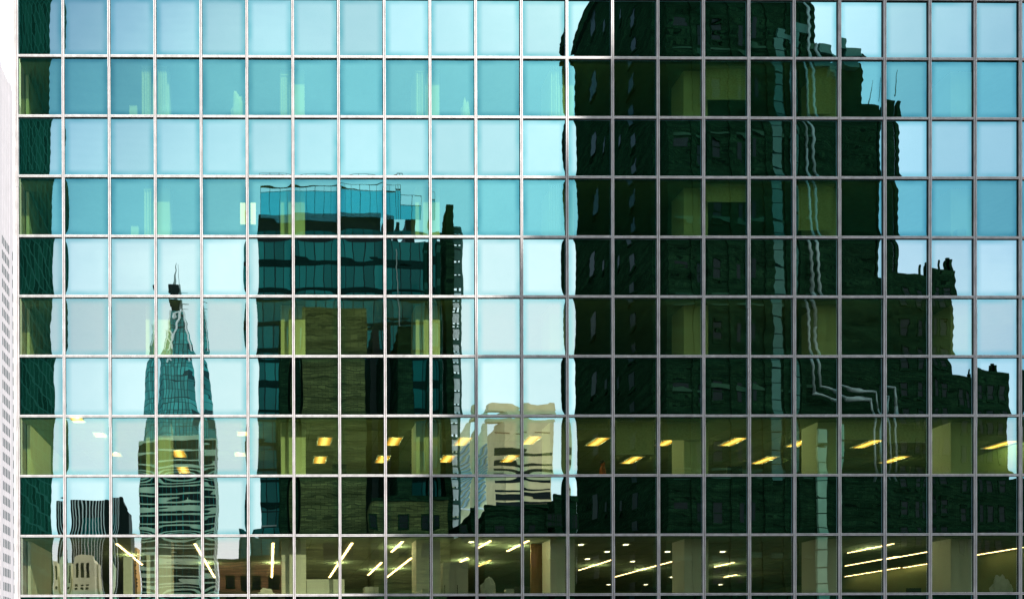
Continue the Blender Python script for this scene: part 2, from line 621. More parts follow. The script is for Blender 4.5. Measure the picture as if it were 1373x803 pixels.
DEEP = 17.0
COLS = list(range(0, K1 + 1, 3))
for n in range(-1, R1, 2):
    zc = zl(n) - 0.055               # ceiling underside
    zf = zl(n + 1) - 0.85            # floor top
    ztop = zl(n - 1) - 0.85 if n > -1 else zl(n) + 0.6
    boxes('floor_slab', M['ceiling'], tower, [(XW + 0.15, XE - 0.15, 0.14, DEEP, zc, ztop - 0.01)])
    if n >= 7:
        bm = bmesh.new()
        for q in range(1, int(XE / 1.2)):
            add_box(bm, q * 1.2 - .012, q * 1.2 + .012, .5, DEEP - .25, zc - .008, zc - .001)
        for q in range(1, 14):
            add_box(bm, .3, XE - .4, q * 1.2 - .012, q * 1.2 + .012, zc - .013, zc - .0085)
        obj('ceiling_grid', bm, M['inner'], tower)
    boxes('carpet', M['carpet'], tower, [(XW + 0.15, XE - 0.15, 0.14, DEEP, ztop - 0.009, ztop)])
    boxes('back_wall', M['inner'], tower, [(XW + 0.15, XE - 0.15, DEEP - 0.2, DEEP - 0.02, zf + 0.01, zc - 0.002)])
    boxes('side_wall', M['column'], tower, [(0.06, 0.16, 0.66, 3.0, zf + 0.01, zc - 0.002)])
    boxes('side_wall', M['inner'], tower, [(0.06, 0.16, 3.0, DEEP - 0.22, zf + 0.01, zc - 0.002), (XE - 0.3, XE - 0.16, 0.2, DEEP - 0.22, zf + 0.01, zc - 0.002)])
    for k in COLS:
        if k == 0 or k == 24:
            continue
        boxes('column', M['column'], tower, [(k * PW - 0.41, k * PW + 0.41, 0.40, 1.15, zf + 0.002, zc - 0.004)], bevel=0.012)
    # pane-edge upstand behind the sill
    boxes('window_sill', M['column'], tower, [(0.2, XE - 0.2, 0.09, 0.34, zl(n + 1) - 0.03, zl(n + 1) - 0.005)])
boxes('roof_parapet', M['alu'], tower, [(XW, XE, 0.1, DEEP + 0.5, zl(R0) + 0.01, zl(R0) + 0.5)])
boxes('base_plinth', M['groove'], tower, [(XW, XE, -0.06, DEEP, 0, GROUND_GAP - 0.005)])
boxes('west_wall', M['groove'], tower, [(XW, XW + 0.12, 0.66, DEEP + 0.3, GROUND_GAP, zl(R0))])
boxes('rear_wall', M['groove'], tower, [(XW + 0.13, XE, DEEP + 0.02, DEEP + 0.3, GROUND_GAP, zl(R0))])
boxes('east_wall', M['groove'], tower, [(XE - 0.14, XE, 0.3, DEEP, GROUND_GAP, zl(R0))])

# ------------------------------------------------------------------ offices seen through the glass
ORD = ['first', 'second', 'third', 'fourth', 'fifth', 'sixth', 'seventh', 'eighth', 'ninth', 'tenth', 'eleventh', 'twelfth']


def bay_words(px, row=9):
    """Which window bay a thing is seen through, counted from the nearer end of the facade."""
    k = min(max(int((at_depth(px, (row + .5) * 80, 0).x) / PW), 0), 21)
    return (ORD[k] + ' bay from left corner') if k < 11 else (ORD[21 - k] + ' full bay from right edge')


def place_labels(base, pts, row):
    """A label for each light of a row: its window bay and, where a bay shows several, its height among them."""
    bays = {}
    for i, (px, py) in enumerate(pts):
        bays.setdefault(bay_words(px, row), []).append((py, px, i))
    out = {}
    for bw, l in bays.items():
        l.sort()
        n = len(l)
        ranks = {1: [''], 2: [', upper one', ', lower one'], 3: [', highest one', ', middle one', ', lowest one']}.get(n, [', ' + ORD[q] + ' from top' for q in range(n)])
        for (py, px, i), r_ in zip(l, ranks):
            out[i] = base + ', ' + bw + r_
    return [out[i] for i in range(len(pts))]


def lamp_glow(parent, x, y, z, power):
    l = bpy.data.lights.new('glow', 'POINT')
    l.energy = power
    l.color = (0.96, 1.0, 0.62)
    l.shadow_soft_size = 0.02
    o = bpy.data.objects.new('glow', l)
    COL.objects.link(o)
    o.parent = parent
    o.location = (x, y, z)


def tube_light(a, b, zdrop, row, warm=False, wid=0.075, label=''):
    zc = zl(row) - 0.055 - zdrop
    A, B = at_height(a[0], a[1], zc), at_height(b[0], b[1], zc)
    x = (A.x + B.x) / 2
    ya, yb = sorted((A.y, B.y))
    t = thing('linear_light', label, 'ceiling light', 'strip lights in the lowest office row', (x, ya, zc))
    L_ = yb - ya
    boxes('diffuser', M['troffer' if warm else 'tube'], t, [(-wid / 2, wid / 2, 0.01, L_ - .01, 0, 0.03)])
    if x < 31.5:
        lamp_glow(t, 0, L_ / 2, -0.15, 18)
    boxes('housing', M['white_metal'], t, [(-wid / 2 - .01, wid / 2 + .01, 0, L_, 0.031, 0.07)])
    if zdrop > 0.1:
        boxes('hanger', M['dark_plastic'], t, [(-0.006, 0.006, 0.3, 0.312, 0.071, zdrop), (-0.006, 0.006, L_ - 0.312, L_ - 0.3, 0.071, zdrop)])


TUBES = [((156, 729), (191, 757), .08), ((261, 729), (288, 774), .08), ((366, 728), (364.5, 774), .08), ((473, 728), (441, 774), .08),
         ((542, 726), (523, 740), .08), ((551, 748), (519, 774), .08), ((510, 754), (495, 771), .08), ((658, 725), (640, 735), .08),
         ((711, 725), (678, 739), .08), ((628, 748), (616, 753.5), .08), ((657, 751), (642, 759), .081),
         ((818.7, 750.5), (777.5, 764.5), .05), ((902.6, 752), (825, 773.4), .05), ((984, 754), (958, 760), .05), ((984, 770.4), (975, 773.8), .05),
         ((1198, 728.8), (1137.5, 741.3), .045), ((1199, 746), (1137.5, 758.6), .045), ((1256.5, 737), (1189, 750), .045), ((1199, 761), (1140, 772.8), .045),
         ((1256.5, 753.4), (1213, 761), .045), ((1256.5, 767.7), (1202.5, 776.5), .045), ((1385, 731), (1313, 744), .045), ((1385, 747.5), (1313, 758.6), .045),
         ((1385, 760), (1313, 771), .045)]
for (a, b, wd), lb in zip(TUBES, place_labels('thin strip light, lowest office row', [((a[0] + b[0]) / 2, (a[1] + b[1]) / 2) for a, b, _w in TUBES], 9)):
    tube_light(a, b, 0.02, 9, wd == .081, wd, lb)


def troffer(px, py, row, label, ln=0.92, wd=0.46):
    zc = zl(row) - 0.055
    P = at_height(px, py, zc)
    t = thing('ceiling_light', label, 'ceiling light', 'rectangular ceiling lights', (P.x, P.y, zc))
    boxes('diffuser', M['troffer'], t, [(-wd / 2, wd / 2, -ln / 2, ln / 2, -0.03, -0.012)])
    lamp_glow(t, 0, 0, -0.06, 24)
    fr = 0.04
    boxes('frame', M['white_metal'], t, [(-wd / 2 - fr, wd / 2 + fr, -ln / 2 - fr, -ln / 2, -0.035, -0.003), (-wd / 2 - fr, wd / 2 + fr, ln / 2, ln / 2 + fr, -0.035, -0.003),
                                         (-wd / 2 - fr, -wd / 2, -ln / 2, ln / 2, -0.035, -0.003), (wd / 2, wd / 2 + fr, -ln / 2, ln / 2, -0.035, -0.003)])


TROFF = [(435, 590.6), (429, 615.5), (528, 590.6), (513, 614.7), (620.5, 590.6), (599.6, 614), (712, 589), (683.5, 613.7), (801.5, 591),
         (847.4, 615.7), (895.7, 591), (983.3, 591), (1024.6, 616), (1073.5, 592.4), (1163.7, 594), (1199, 615), (1341.6, 595), (1346, 620),
         (240, 607), (246, 629), (134.5, 582), (155, 608), (326, 580), (322, 608), (104, 562)]
for (px, py), lb in zip(TROFF, place_labels('amber ceiling light, second office row up', TROFF, 7)):
    if px < 330 and not 235 < px < 250:
        troffer(px, py, 7, lb, .42, .36)
    else:
        troffer(px, py, 7, lb)

DOWN = [(779, 729.5), (814, 739), (839, 729.5), (895, 739), (969, 739), (901, 773), (866, 783), (816, 783), (966, 783), (787.5, 748.7), (632, 726), (848, 752)]
for (px, py), lb in zip(DOWN, place_labels('small round downlight, lowest office row', DOWN, 9)):
    zc = zl(9) - 0.055
    P = at_height(px, py, zc)
    bm = bmesh.new()
    add_bar(bm, (0, 0, -0.02), (0, 0, -0.002), 0.09, 16)
    t = thing('downlight', lb, 'downlight', 'round downlights in the lowest office row', P)
    obj('lens', bm, M['spot'], t)
    bm = bmesh.new()
    for q in range(16):
        a0, a1 = q * math.pi / 8, (q + 1) * math.pi / 8
        vs = [bm.verts.new((r * math.cos(a), r * math.sin(a), z)) for r, a, z in ((0.092, a0, -0.024), (0.12, a0, -0.024), (0.12, a1, -0.024), (0.092, a1, -0.024))]
        bm.faces.new(vs)
    obj('trim_ring', bm, M['white_metal'], t)


# window blinds, furniture and clutter, placed by what window they stand behind
def blind(x0, x1, ztop, zbot, label, y=0.22):
    t = thing('roller_blind', label, 'roller blind', 'roller blinds', ((x0 + x1) / 2, y, ztop))
    w2 = (x1 - x0) / 2
    bm = bmesh.new()
    n = 24
    h = ztop - zbot
    for i in range(n):
        xa, xb = -w2 + 2 * w2 * i / n, -w2 + 2 * w2 * (i + 1) / n
        ya, yb = 0.006 * math.sin(i * 0.9), 0.006 * math.sin((i + 1) * 0.9)
        f = [bm.verts.new(c) for c in ((xa, ya, -h), (xb, yb, -h), (xb, yb, 0), (xa, ya, 0))]
        g = [bm.verts.new((c.co.x, c.co.y + 0.003, c.co.z)) for c in f]
        bm.faces.new(f)
        bm.faces.new(g[::-1])
    obj('fabric', bm, M['blind'], t)
    boxes('bottom_bar', M['white_metal'], t, [(-w2, w2, -0.012, 0.014, -h - 0.03, -h)])
    boxes('cassette', M['white_metal'], t, [(-w2, w2, -0.03, 0.05, 0.001, 0.07)])


def px_x(px, row, y=0.22):
    return at_depth(px, row * 80 + 40, y).x


def px_z(py, px, y=0.22):
    return at_depth(px, py, y).z


blind(px_x(826, 7), px_x(877, 7), zl(7) - 0.13, px_z(608, 850), 'beige roller blind half lowered over ochre light, second office row from bottom')
blind(px_x(886, 7, .35), px_x(940, 7, .35), zl(7) - 0.13, px_z(587, 910), 'short pale roller blind beside the long beige one, second office row from bottom', .35)
blind(px_x(946, 1), px_x(1000, 1), zl(1) - 0.13, px_z(133, 970), 'green lit roller blind in the topmost office row over the dark reflection')
blind(px_x(946, 3), px_x(1000, 3), zl(3) - 0.13, px_z(270, 970), 'green lit roller blind in the second office row from the top')
blind(px_x(766, 7, .33), px_x(815, 7, .33), zl(7) - 0.13, px_z(573, 790), 'shallow roller blind right of the central reflected tower edge, amber light below', .33)
blind(px_x(1130, 7), px_x(1180, 7), zl(7) - 0.13, px_z(588, 1150), 'dim roller blind beside the fourth amber light from the right edge')
blind(px_x(1190, 7), px_x(1240, 7), zl(7) - 0.13, px_z(592, 1210), 'dim roller blind directly above a pair of slanting amber lights')
blind(px_x(1070, 3), px_x(1118, 3), zl(3) - 0.13, px_z(308, 1090), 'long green roller blind behind the reflected twin pipes')
blind(px_x(1083, 1), px_x(1120, 1), zl(1) - 0.13, px_z(152, 1100), 'long green roller blind in the topmost office row beside reflected pipes')


def cab(px0, px1, py0, row, y, label, doors=2):
    """White metal storage cabinet standing on the floor behind the sill."""
    zf = zl(row + 1) - 0.85
    x0, x1 = at_depth(px0, row * 80 + 60, y).x, at_depth(px1, row * 80 + 60, y).x
    zt = at_depth((px0 + px1) / 2, py0, y).z
    W, H = x1 - x0, zt - zf
    t = thing('storage_cabinet', label, 'cabinet', None, ((x0 + x1) / 2, y + .25, zf))
    boxes('carcass', M['white_metal'], t, [(-W / 2, W / 2, -.22, .25, 0, H)], bevel=.008)
    dw = W / doors
    for i in range(doors):
        d = boxes('door', M['white_metal'], t, [(-W / 2 + i * dw + .012, -W / 2 + (i + 1) * dw - .012, -.242, -.222, .06, H - .03)], bevel=.003)
        boxes('handle', M['dark_plastic'], d, [(-W / 2 + i * dw + .05, -W / 2 + i * dw + .065, -.26, -.243, H * .45, H * .62)])


cab(594, 628, 753, 9, .55, 'tall white storage cabinet with two doors behind a lowest row window, reflected dark roofs above')
cab(411, 462, 776, 9, .45, 'low white cabinet right of a white column, under a slanting strip light', 2)
cab(489, 508, 786, 9, .5, 'small low white cabinet between two slanting strip lights in the lowest office row', 1)


def box_thing(px0, px1, py0, row, y, label, name='cardboard_box', cat='box', mat='paper'):
    z0 = zl(row + 1) - 0.004
    x0, x1 = at_depth(px0, row * 80 + 70, y).x, at_depth(px1, row * 80 + 70, y).x
    zt = at_depth((px0 + px1) / 2, py0, y).z
    t = thing(name, label, cat, None, ((x0 + x1) / 2, y, z0))
    W, H = x1 - x0, zt - z0
    boxes('carton', M[mat], t, [(-W / 2, W / 2, -.07, .07, 0, H - .012)], bevel=.006)
    boxes('lid', M[mat], t, [(-W / 2 - .008, W / 2 + .008, -.078, .078, H - .012, H)], bevel=.003)


box_thing(174, 184, 144, 1, .2, 'small pale box on the sill of the top left office window')
box_thing(176, 186, 305, 3, .2, 'small pale box on the sill, second office row from the top, left side')
box_thing(677, 688, 789, 9, .2, 'small white box on the sill right of crumpled white paper')
box_thing(166, 178, 746, 9, .25, 'pale square notice panel box beside the leftmost slanting strip light')
box_thing(566, 574, 789, 9, .2, 'small white square box at the foot of a white column')
box_thing(1281, 1293, 309, 3, .2, 'pale box on the sill below the sky near the right edge')


def blob(px, py_top, row, wpx, label, name, cat, mat, seed, y=.22):
    """Crumpled, draped heap: an uneven lump with a creased surface."""
    z0 = zl(row + 1) - 0.004
    P = at_depth(px, py_top, y)
    W = wpx * 0.0246
    H = P.z - z0
    bm = bmesh.new()
    bmesh.ops.create_icosphere(bm, subdivisions=4, radius=1)
    for v in bm.verts:
        c = v.co.copy()
        k = 1 + .35 * noise.noise(c * 1.7 + Vector((seed, 0, 0))) + .16 * noise.noise(c * 5 + Vector((0, seed, 0)))
        v.co = Vector((c.x * W / 2 * k, c.y * .10 * k, (max(c.z, -.35) + .35) / 1.35 * H * k))
    t = obj(name, bm, M[mat], None, True)
    t.location = (P.x, y, z0)
    tag(t, label, cat)


blob(654, 776, 9, 22, 'crumpled heap of white paper on the sill below an amber strip light', 'paper_heap', 'paper heap', 'paper', 3)
blob(1342, 773, 9, 26, 'crumpled pale green plastic sheet on the sill at lower right', 'plastic_sheet', 'plastic sheet', 'paper', 8)
blob(357, 789, 9, 22, 'low heap of pale papers on the sill below the upright strip light', 'paper_heap', 'paper heap', 'paper', 12)
blob(624, 136, 1, 12, 'pale rounded object on the sill of the topmost office row, left of centre', 'table_lamp', 'lamp', 'paper', 21)
blob(319, 128, 1, 18, 'pale rounded chair back behind the top left windows beside a thin upright', 'office_chair_back', 'chair', 'paper', 30)


def person(px, py_head, row, y, label):
    """Seated office worker seen from the waist up behind the sill."""
    P = at_depth(px, py_head, y)
    zt = P.z
    me = bpy.data.meshes.new('person')
    J = [((0, 0, -.95), (.17, .14)), ((0, 0, -.7), (.16, .12)), ((0, 0, -.42), (.19, .12)), ((0, 0, -.28), (.10, .08)), ((0, 0, -.22), (.055, .055)), ((0, -.01, -.12), (.08, .09)), ((0, 0, -.03), (.07, .08)),
         ((.2, 0, -.32), (.06, .06)), ((.26, -.04, -.58), (.05, .05)), ((.16, -.28, -.66), (.035, .035)), ((.12, -.36, -.64), (.03, .02)),
         ((-.2, 0, -.32), (.06, .06)), ((-.26, -.04, -.58), (.05, .05)), ((-.16, -.28, -.66), (.035, .035)), ((-.12, -.36, -.64), (.03, .02))]
    E_ = [(0, 1), (1, 2), (2, 3), (3, 4), (4, 5), (5, 6), (3, 7), (7, 8), (8, 9), (9, 10), (3, 11), (11, 12), (12, 13), (13, 14)]
    me.from_pydata([j[0] for j in J], E_, [])
    o = bpy.data.objects.new('person', me)
    COL.objects.link(o)
    o.modifiers.new('s', 'SKIN')
    for i, j in enumerate(J):
        me.skin_vertices[0].data[i].radius = j[1]
    me.skin_vertices[0].data[0].use_root = True
    o.modifiers.new('u', 'SUBSURF').render_levels = 2
    me.materials.append(M['orange'])
    o.location = (P.x, y, zt)
    o.rotation_euler = (0, 0, rad(60))
    tag(o, label, 'person')
    bm = bmesh.new()
    bmesh.ops.create_uvsphere(bm, u_segments=16, v_segments=10, radius=.098)
    for v in bm.verts:
        v.co = Vector((v.co.x * .9, v.co.y + .02, v.co.z * .9 - .06))
    obj('hair', bm, M['dark_plastic'], o, True)


person(808, 617, 7, 1.6, 'person in an orange red top seated behind the sill below a slanting amber light')

# timber wall panel at the right of the centre, lowest office row
t = thing('timber_partition', 'ochre timber wall panel behind the lowest windows just left of the central white column', 'partition', None, (0, 0, 0))
xa, xb = at_depth(712, 760, 1.3).x, at_depth(744, 760, 1.3).x
boxes('panel', M['timber'], t, [(xa, xb, 1.3, 1.36, zl(10) - .84, zl(9) - .062)])
boxes('post', M['column'], t, [(xb, xb + .1, 1.28, 1.38, zl(10) - .84, zl(9) - .062)])
# desks with monitors behind the sills
def monitor(px, py, row, y, label):
    P = at_depth(px, py, y)
    zf = zl(row + 1) - .85
    t = thing('desk_monitor', label, 'monitor', 'desk monitors', (P.x, y, P.z))
    boxes('screen', M['dark_plastic'], t, [(-.26, .26, -.02, .02, -.34, 0)], bevel=.006)
    boxes('stand', M['dark_plastic'], t, [(-.03, .03, .0, .03, -.48, -.34), (-.12, .12, -.08, .08, -.5, -.481)])
    d = thing('desk', label.replace('monitor', 'desk').replace('screen', 'desk'), 'desk', 'office desks', (P.x, y, zf))
    H = P.z - .501 - zf
    boxes('desk_top', M['white_metal'], d, [(-.7, .7, -.3, .4, H - .03, H)], bevel=.004)
    for sx in (-.66, .62):
        for sy in (-.28, .34):
            boxes('leg', M['dark_plastic'], d, [(sx, sx + .04, sy, sy + .04, 0, H - .031)])


monitor(916, 626, 7, 1.5, 'dark monitor by the white column right of centre, second office row from bottom')
monitor(560, 622, 7, 1.5, 'dark monitor left of a white column, second office row from bottom')
monitor(1095, 625, 7, 1.6, 'dark monitor below a reflected pale pilaster, second office row from bottom')

monitor(455, 622, 7, 1.9, 'dark monitor below a pair of amber lights left of centre, second office row from bottom')
monitor(700, 624, 7, 2.0, 'dark monitor in front of the reflected beige building, second office row from bottom')
monitor(985, 625, 7, 1.4, 'dark monitor under a long slanting amber light, second office row from bottom')
monitor(1230, 626, 7, 1.5, 'dark monitor just left of a green column near the right edge')
monitor(700, 786, 9, 1.7, 'dark monitor in front of the dark reflected roofs, lowest office row')
monitor(870, 787, 9, 2.2, 'dark monitor under the longest strip light right of the centre, lowest office row')
monitor(1225, 788, 9, 2.0, 'dark monitor under three parallel strip lights at lower right')


def vstack(px0, px1, py0, row, label):
    # vertical louvre blind drawn to one side
    y = .2
    x0, x1 = px_x(px0, row), px_x(px1, row)
    zt, zb = min(px_z(py0, px0), zl(row) - .1), zl(row + 1) + .01
    t = thing('vertical_blind', label, 'vertical blind', 'vertical blinds', ((x0 + x1) / 2, y, zb))
    w2 = (x1 - x0) / 2
    n = max(3, int(w2 * 2 / .07))
    bm = bmesh.new()
    for i in range(n):
        x = -w2 + (i + .5) * 2 * w2 / n
        a = random.uniform(.3, .9)
        c, s_ = .036 * math.cos(a), .036 * math.sin(a)
        for q in (0, .002):
            bm.faces.new([bm.verts.new(v) for v in ((x - c, q - s_, 0), (x + c, q + s_, 0), (x + c, q + s_, zt - zb), (x - c, q - s_, zt - zb))])
    obj('louvres', bm, M['blind'], t)
    boxes('head_rail', M['white_metal'], t, [(-w2, w2, -.03, .03, zt - zb + .001, zt - zb + .04)])


vstack(190, 204, 92, 1, 'narrow pale vertical blind in the topmost office row, left of the third column line')
vstack(212, 224, 92, 1, 'narrow pale vertical blind in the topmost office row, right of the third column line')
vstack(376, 391, 103, 1, 'tall pale vertical blind ending at a mullion, topmost office row left of centre')
vstack(558, 574, 98, 1, 'tall pale vertical blind just left of centre, topmost office row')
vstack(193, 204, 256, 3, 'narrow pale vertical blind in the second office row from the top, above the spire')
vstack(735, 756, 245, 3, 'pale vertical blind beside the edge of the huge dark reflection, second office row from top')
vstack(738, 756, 90, 1, 'pale vertical blind beside the edge of the huge dark reflection, topmost office row')

for px, lb in ((325.5, 'glowing warm white upright lamp panel left of a mullion, above the spire and glass block'), (339.5, 'glowing warm white upright lamp panel right of a mullion, above the glass block')):
    a_, b_ = at_depth(px - 3.4, 272, .5), at_depth(px + 3.4, 300, .5)
    t = thing('wall_lamp', lb, 'lamp', 'paired wall lamps', ((a_.x + b_.x) / 2, .5, b_.z))
    w2, h_ = (b_.x - a_.x) / 2, a_.z - b_.z
    boxes('diffuser', M['panel_glow'], t, [(-w2, w2, 0, .03, 0, h_)])
    boxes('back_plate', M['white_metal'], t, [(-w2 - .01, w2 + .01, .031, .06, -.02, h_ + .02)])

# ------------------------------------------------------------------ white tower standing behind, left of the glass building
t = thing('white_tower', 'tall white stone office tower with rows of narrow windows left of the glass building', 'building')
XN = -65.0
boxes('wall', M['white_stone'], t, [(XN - 30, XN, 130, 215, 0, 178)])
piers = bmesh.new()
for i in range(9):
    y = 144.7 + 8.1 * i
    add_box(piers, XN, XN + .2, y - .95, y + .95, 0, 178.4)
    for q in range(1, 5):
        add_box(piers, XN, XN + .10, y + .95 + q * 1.24 - .14, y + .95 + q * 1.24 + .14, 0, 178)
obj('pier', piers, M['white_stone'], t)
M['far_window'] = principled('far_window_glass', (0.045, 0.075, 0.085), 0.4, 0, 0.35, 0.4, spec=.1)
bm = bmesh.new()
for j_ in range(5):
    add_box(bm, -.05, 0.04, -2.48 + j_ * 1.24 - .44, -2.48 + j_ * 1.24 + .44, 0, 2.3)
me_w = bpy.data.meshes.new('window')
bm.to_mesh(me_w)
bm.free()
me_w.materials.append(M['far_window'])
for y in (173.1, 181.2, 189.3):
    for f in range(30):
        link_mesh('window', me_w, t, (XN, y - .05, 14 + f * 3.98))

# ------------------------------------------------------------------ buildings across the street (seen mirrored in the glass)
M['dark_brick'] = brick_mat('dark_brick', (0.014, 0.040, 0.017), (0.006, 0.022, 0.010), (0.003, 0.010, 0.005), .5, .17, .02)
M['olive_brick'] = brick_mat('olive_brick', (0.13, 0.15, 0.05), (0.07, 0.085, 0.03), (0.04, 0.05, 0.02), .9, .2, .035)
M['brown_brick'] = brick_mat('brown_brick', (0.32, 0.17, 0.07), (0.22, 0.12, 0.05), (0.12, 0.07, 0.04), .8, .2, .03)
M['dim_glass'] = principled('dim_window', (0.004, 0.009, 0.008), .3, 0, .3, spec=.11)
M['pale_strip'] = principled('pale_concrete', (0.022, 0.095, 0.068), .7, 0, .15, .8)
M['duct'] = principled('galvanised_duct', (0.22, 0.26, 0.24), .4, .4, .15, 1.5)
M['teal_glass'] = grid_glass('teal_curtain_wall', (0.006, 0.085, 0.080), (0.002, 0.02, 0.02), 1.6, 4.0, .09, spec=.08)
M['teal_tower'] = grid_glass('teal_tower_glass', (0.03, 0.20, 0.19), (0.006, 0.05, 0.05), 2.6, 4.6, .30)
M['dark_glass'] = grid_glass('dark_tower_glass', (0.003, 0.024, 0.016), (0.016, 0.080, 0.060), 3.2, 4.0, .30, rough=.75, spec=.0)
M['band_dark'] = principled('dark_band', (0.002, 0.016, 0.014), .6, 0, .4, .4, spec=0.02)
M['light_band'] = principled('pale_spandrel', (0.40, 0.54, 0.38), .6, 0, .35, .12, stretch=(1, 1, .3))
M['black_wall'] = principled('black_cladding', (0.006, 0.010, 0.009), .5, spec=.1)
M['fin'] = principled('white_fin', (0.92, 0.93, 0.92), .6)
M['dull_panel'] = principled('dull_green_panel', (0.16, 0.30, 0.20), .7, 0, .2, .5)
M['dull_dark'] = principled('dull_green_stone', (0.03, 0.07, 0.04), .8, 0, .3, .5, spec=0)
M['beige'] = principled('beige_stone', (0.88, 0.68, 0.38), .8, 0, .12, .3)
M['pale_stone'] = principled('cream_stone', (0.82, 0.78, 0.50), .8, 0, .15, .4)
M['ochre'] = principled('ochre_stucco', (0.72, 0.40, 0.10), .8, 0, .12, .4)
M['blue_glass'] = principled('blue_grey_glass', (0.30, 0.42, 0.46), .2, 0, .3, .25, stretch=(1, 1, 2))
mm, tt, oo = new_mat('screen_glass')
_a = tt.nodes.new('ShaderNodeBsdfTransparent'); _a.inputs[0].default_value = (0.25, 0.72, 0.78, 1)
_b = tt.nodes.new('ShaderNodeBsdfGlossy'); _b.inputs[0].default_value = (0.5, 0.8, 0.85, 1); _b.inputs['Roughness'].default_value = .05
_m = tt.nodes.new('ShaderNodeMixShader'); _m.inputs[0].default_value = .12
tt.links.new(_a.outputs[0], _m.inputs[1]); tt.links.new(_b.outputs[0], _m.inputs[2]); tt.links.new(_m.outputs[0], oo.inputs[0])
M['screen'] = mm


def face(px0, px1, py_top, dist, depth, z0=0.0, side=True):
    """Box limits of a block whose street face stands dist metres from the glass facade; the given width takes in its visible flank."""
    a, b = across(px0, py_top, dist), across(px1, py_top, dist)
    x0, x1 = a.x, b.x
    w_ = x1 - x0
    if side and (px0 > CX or px1 < CX):
        e = px0 if px0 > CX else px1
        rate = abs(e - CX) / FPX
        depth = min(depth, 0.4 * w_ / rate)
        if px0 > CX:
            x0 += rate * depth
        else:
            x1 -= rate * depth
    return (x0, x1, -dist - depth, -dist, z0, (a.z + b.z) / 2)


def bld(label, name='brick_building'):
    return thing(name, label, 'building')


# --- large dark brick tower
G = bld('huge dark brick tower across the street with slot windows and stepped shoulders', 'brick_tower')
GX0, GX1 = across(885, 100, 45).x, across(1090, 100, 45).x
GH = across(766, 62, 65.6).z
boxes('wall', M['dark_brick'], G, [(GX0, GX1, -65.6, -45, 0, GH)])
boxes('cornice', M['dark_brick'], G, [(GX0 - .5, GX1 + .3, -66, -44.5, GH - 1.6, GH - .5), (GX0 - .3, GX1 + .2, -65.8, -44.7, GH + .01, GH + .5)])
for px0, px1, top, d in [(1090, 1124, 66, 45.1), (1124, 1154, 80, 45.2), (1154, 1188, 143, 45.3)]:
    boxes('shoulder', M['dark_brick'], G, [face(px0, px1, top, d, 20, side=False)])
for px0, px1, top in [(1098, 1124, 60), (1124, 1151, 74)]:
    f = face(px0, px1, top, 44.4, 5, side=False)
    boxes('roof_cap', M['pale_strip'], G, [(f[0], f[1], f[2], f[3], f[5] - 1.2, f[5])])


def wall_windows(parent, dist, pxs, pys, wpx, hpx, mat='dim_glass', name='window', proud=.02, frame=None):
    p0 = across(pxs[0], pys[0], dist)
    sc = 0.0246 * (24 + dist) / 24
    bm = bmesh.new()
    add_box(bm, -wpx * sc / 2, wpx * sc / 2, -.2, proud, -hpx * sc / 2, hpx * sc / 2)
    me = bpy.data.meshes.new(name)
    bm.to_mesh(me); bm.free(); me.materials.append(M[mat])
    fm = None
    if frame:
        bm = bmesh.new()
        a, c, e = wpx * sc / 2, hpx * sc / 2, .14
        add_box(bm, -a - e, a + e, -.2, proud + .06, -c - e - .1, -c)
        add_box(bm, -a - e, a + e, -.2, proud + .06, c, c + e)
        add_box(bm, -a - e, -a, -.2, proud + .05, -c, c)
        add_box(bm, a, a + e, -.2, proud + .05, -c, c)
        add_box(bm, -a, a, -.1, proud + .04, -.05, .05)
        fm = bpy.data.meshes.new('frame')
        bm.to_mesh(fm); bm.free(); fm.materials.append(M[frame])
    for px in pxs:
        for py in pys:
            p = across(px, py, dist)
            o = link_mesh(name, me, parent, (p.x, -dist, p.z))
            if fm:
                link_mesh('frame', fm, o)


ys = [40 + 81 * i for i in range(10)]
for pxw, dw, hh, ww, step in ((850, 50.2, 1.5, 1.2, 40), (800, 58.7, 2.6, 1.5, 81), (822, 54.6, 1.2, .8, 162)):
    bm = bmesh.new()
    add_box(bm, -.08, .15, -ww / 2, ww / 2, -hh / 2, hh / 2)
    me_s = bpy.data.meshes.new('window')
    bm.to_mesh(me_s); bm.free(); me_s.materials.append(M['dim_glass'])
    bm = bmesh.new()
    add_box(bm, -.22, .1, -ww / 2 - .2, ww / 2 + .2, -hh / 2 - .3, -hh / 2 - .02)
    me_l = bpy.data.meshes.new('sill')
    bm.to_mesh(me_l); bm.free(); me_l.materials.append(M['dark_brick'])
    py = 30
    while py < 800:
        z = across(pxw, py, dw).z
        o = link_mesh('window', me_s, G, (GX0, -dw, z))
        link_mesh('sill', me_l, o)
        py += step
wall_windows(G, 45, [957], ys, 16, 26, frame='dark_brick')
wall_windows(G, 45, [910], [30 + 162 * i for i in range(5)], 30, 8)
wall_windows(G, 45, [1000], ys, 10, 24)
for px in (893, 938, 985, 1030, 1066):
    x = across(px, 400, 44.9).x
    boxes('pier', M['dark_brick'], G, [(x - .45, x + .45, -44.999, -44.72, 0, GH - 1.8)])
for i in range(9):
    z = 14 + i * 8.0
    boxes('string_course', M['dull_dark'], G, [(GX0 + .01, GX1 - .01, -44.998, -44.86, z, z + .35)])
